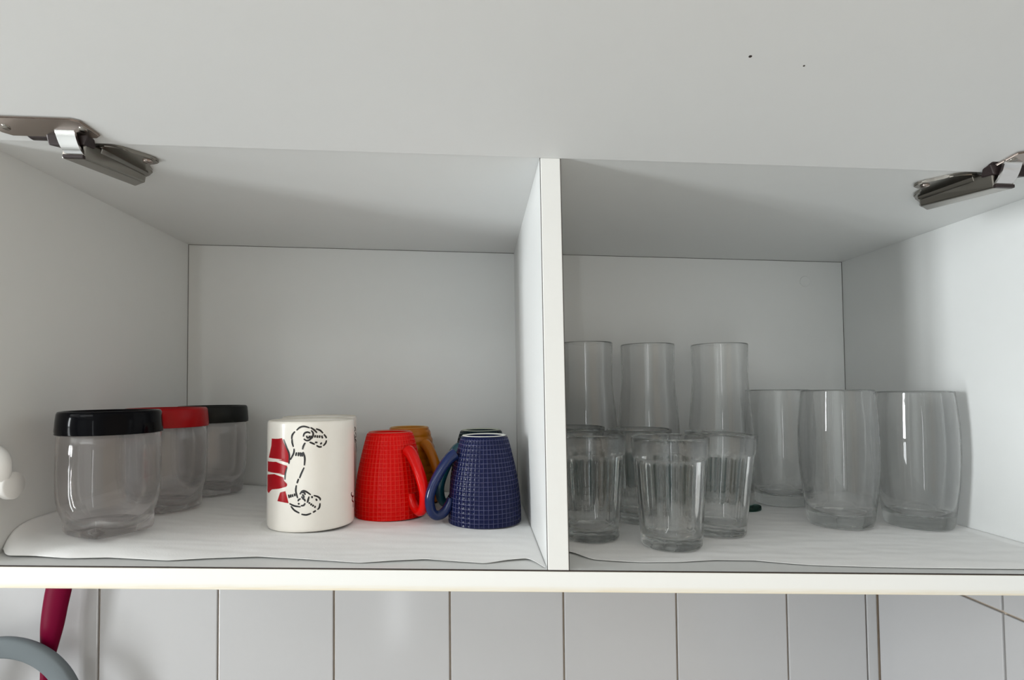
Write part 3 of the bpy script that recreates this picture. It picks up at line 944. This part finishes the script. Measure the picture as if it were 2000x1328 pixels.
def make_barrel(loc, label):
    t = thing('barrel_glass', label, 'glass', loc, 0, 'barrel-shaped glasses')
    po = spline([(28.6, 1.4), (29.8, 6), (31.6, 20), (33.6, 38), (35.4, 58), (36.1, 76), (35.9, 94), (34.8, 112), (33.2, 128), (32.7, 133.4)], 4)
    outer = [(0, 1.6), (20, 1.4), (25, 0.3), (27.4, 0.2)] + po + [(32.5, 134.1), (32.0, 134.3)]
    inner = [(31.5, 133.8)] + spline([(31.3, 132.5), (33.2, 112), (34.2, 94), (34.4, 76), (33.7, 58), (31.9, 38), (29.6, 22), (27.4, 15.2), (23.5, 12.2), (12, 11.2)], 4) + [(0, 11.0)]
    bm = bmesh.new()
    r1 = lathe(bm, outer, 72)
    r2 = lathe(bm, inner, 72)
    for i in range(72):
        j = (i + 1) % 72
        bm.faces.new((r1[-1][i], r1[-1][j], r2[0][j], r2[0][i]))
    make('glass_body', bm, M_GLASS, t, True)
    return t

bar = make_barrel(put(313.0, 141.5, 3.8, 30), 'barrel-shaped glass in the middle of its row of three')
dup_single(bar, put(393.0, 140.6, 4.0, 30), 1.1, 'barrel-shaped glass against the side panel, its rim shadow on the panel')
dup_single(bar, put(310.5, 246.7, 3.8, 30), 2.2, 'barrel-shaped glass standing at the back beside the tall glasses')

# ------------------------------------------------------------------ small things
bm = bmesh.new()
lathe(bm, [(0, 0), (8, 0), (9.0, 0.6), (9.2, 2), (9.0, 4.6), (7.4, 5.6), (0, 5.8)], 28)
bm.transform(Matrix.Diagonal((1.35, 0.95, 1, 1)))
o = make('base_disc', bm, M_TEALG, None, True, put(255.5, 208.0, 2.2, 13))  # green disc added in place of the tall glass's thick base
o.rotation_euler = (0, 0, 0.5)
tag(o, 'small flat dark green glass pebble standing in for the thick base of the tall glass', 'disc')

hk = thing('wall_peg', 'white plastic peg with a round cap on the left side panel', 'peg', K(XL, 17, 53))
bm = bmesh.new()
lathe(bm, [(0, 0), (8.0, 0), (8.0, 9), (7.4, 10.5), (7.4, 13.0)], 36)
lathe(bm, [(7.4, 13.0), (9.8, 13.0), (10.3, 13.8), (10.3, 17.6), (9.6, 18.6), (0, 18.8)], 36)
bmesh.ops.remove_doubles(bm, verts=bm.verts, dist=1e-6)
bm.transform(Matrix.Rotation(PI / 2, 4, 'Y'))
make('round_cap', bm, M_WHITEP, hk, True)
bm = bmesh.new()
sweep(bm, [(Vector((x / 1000, y / 1000, z / 1000)), w / 1000, w / 1000) for x, y, z, w in
           spline([(0.5, -1, 25, 6.5), (6, -2, 24, 6.0), (12, -5, 19.5, 6.4), (14.5, -7, 12, 6.0), (13, -6, 5, 5.0)], 4)], (0, 1, 0))
make('hook_arm', bm, M_WHITEP, hk, True)

# utensils hanging on the tiles below
ut = thing('spatula', 'magenta silicone kitchen utensil handle hanging against the tiles', 'utensil', P(-560, 291, -120))
bm = bmesh.new()
sweep(bm, [(Vector(((x + 560) / 1000, 0, (z + 120) / 1000)), w / 1000, t / 1000) for x, z, w, t in
           spline([(-548, -52, 9, 3.5), (-553, -70, 13, 5), (-559, -100, 15.2, 6.5), (-563.5, -125, 14.6, 7), (-567, -150, 13.2, 7), (-570, -175, 9.6, 6.2), (-571.5, -190, 7.8, 5.8), (-572.3, -228, 7.0, 5.5), (-572, -275, 6.4, 5), (-571, -330, 6, 5)], 6)], (1, 0, 0), 18)
make('handle', bm, M_MAGENTA, ut, True)
bm = bmesh.new()
for k in range(1):
    sweep(bm, [(Vector(((x + 560) / 1000, (y - 291) / 1000, (z + 120) / 1000)), 0.0016, 0.0016) for x, y, z in
               spline([(-548, 318, -58), (-548, 300, -62), (-548, 291, -60), (-548, 284, -54), (-548, 282, -48)], 4)], (1, 0, 0), 8)
make('hanging_wire', bm, M_ALU, ut, True)
rg = thing('plastic_hoop', 'grey plastic hoop hanging in front of the magenta utensil handle', 'hoop', P(-611, 275, -248))
bm = bmesh.new()
lathe(bm, [(71.5, -4), (74, -5.5), (91, -5.5), (94, -4), (94.6, 0), (94, 4), (91, 5.5), (74, 5.5), (71.5, 4), (71, 0), (71.5, -4)], 96)
bm.transform(Matrix.Rotation(PI / 2, 4, 'X'))
make('hoop_rim', bm, M_GREYP, rg, True)
bm = bmesh.new()
sweep(bm, [(Vector((x / 1000, y / 1000, z / 1000)), 0.009, 0.004) for x, y, z in spline([(-60, 0, 60), (-95, 3, 95), (-140, 10, 140), (-175, 18, 175), (-185, 42, 185)], 5)], (0, 1, 0))
make('stem', bm, M_GREYP, rg, True)

# the liners go in last, pressed flat under everything that stands on them
liner('shelf_liner', 'white creased shelf liner under the mugs and lidded jars', XL + 0.5, -0.6, HL, EL, 1.7)
liner('shelf_liner', 'white shelf liner under the drinking glasses', 16.8, XR - 0.4, HR, ER, 9.1)
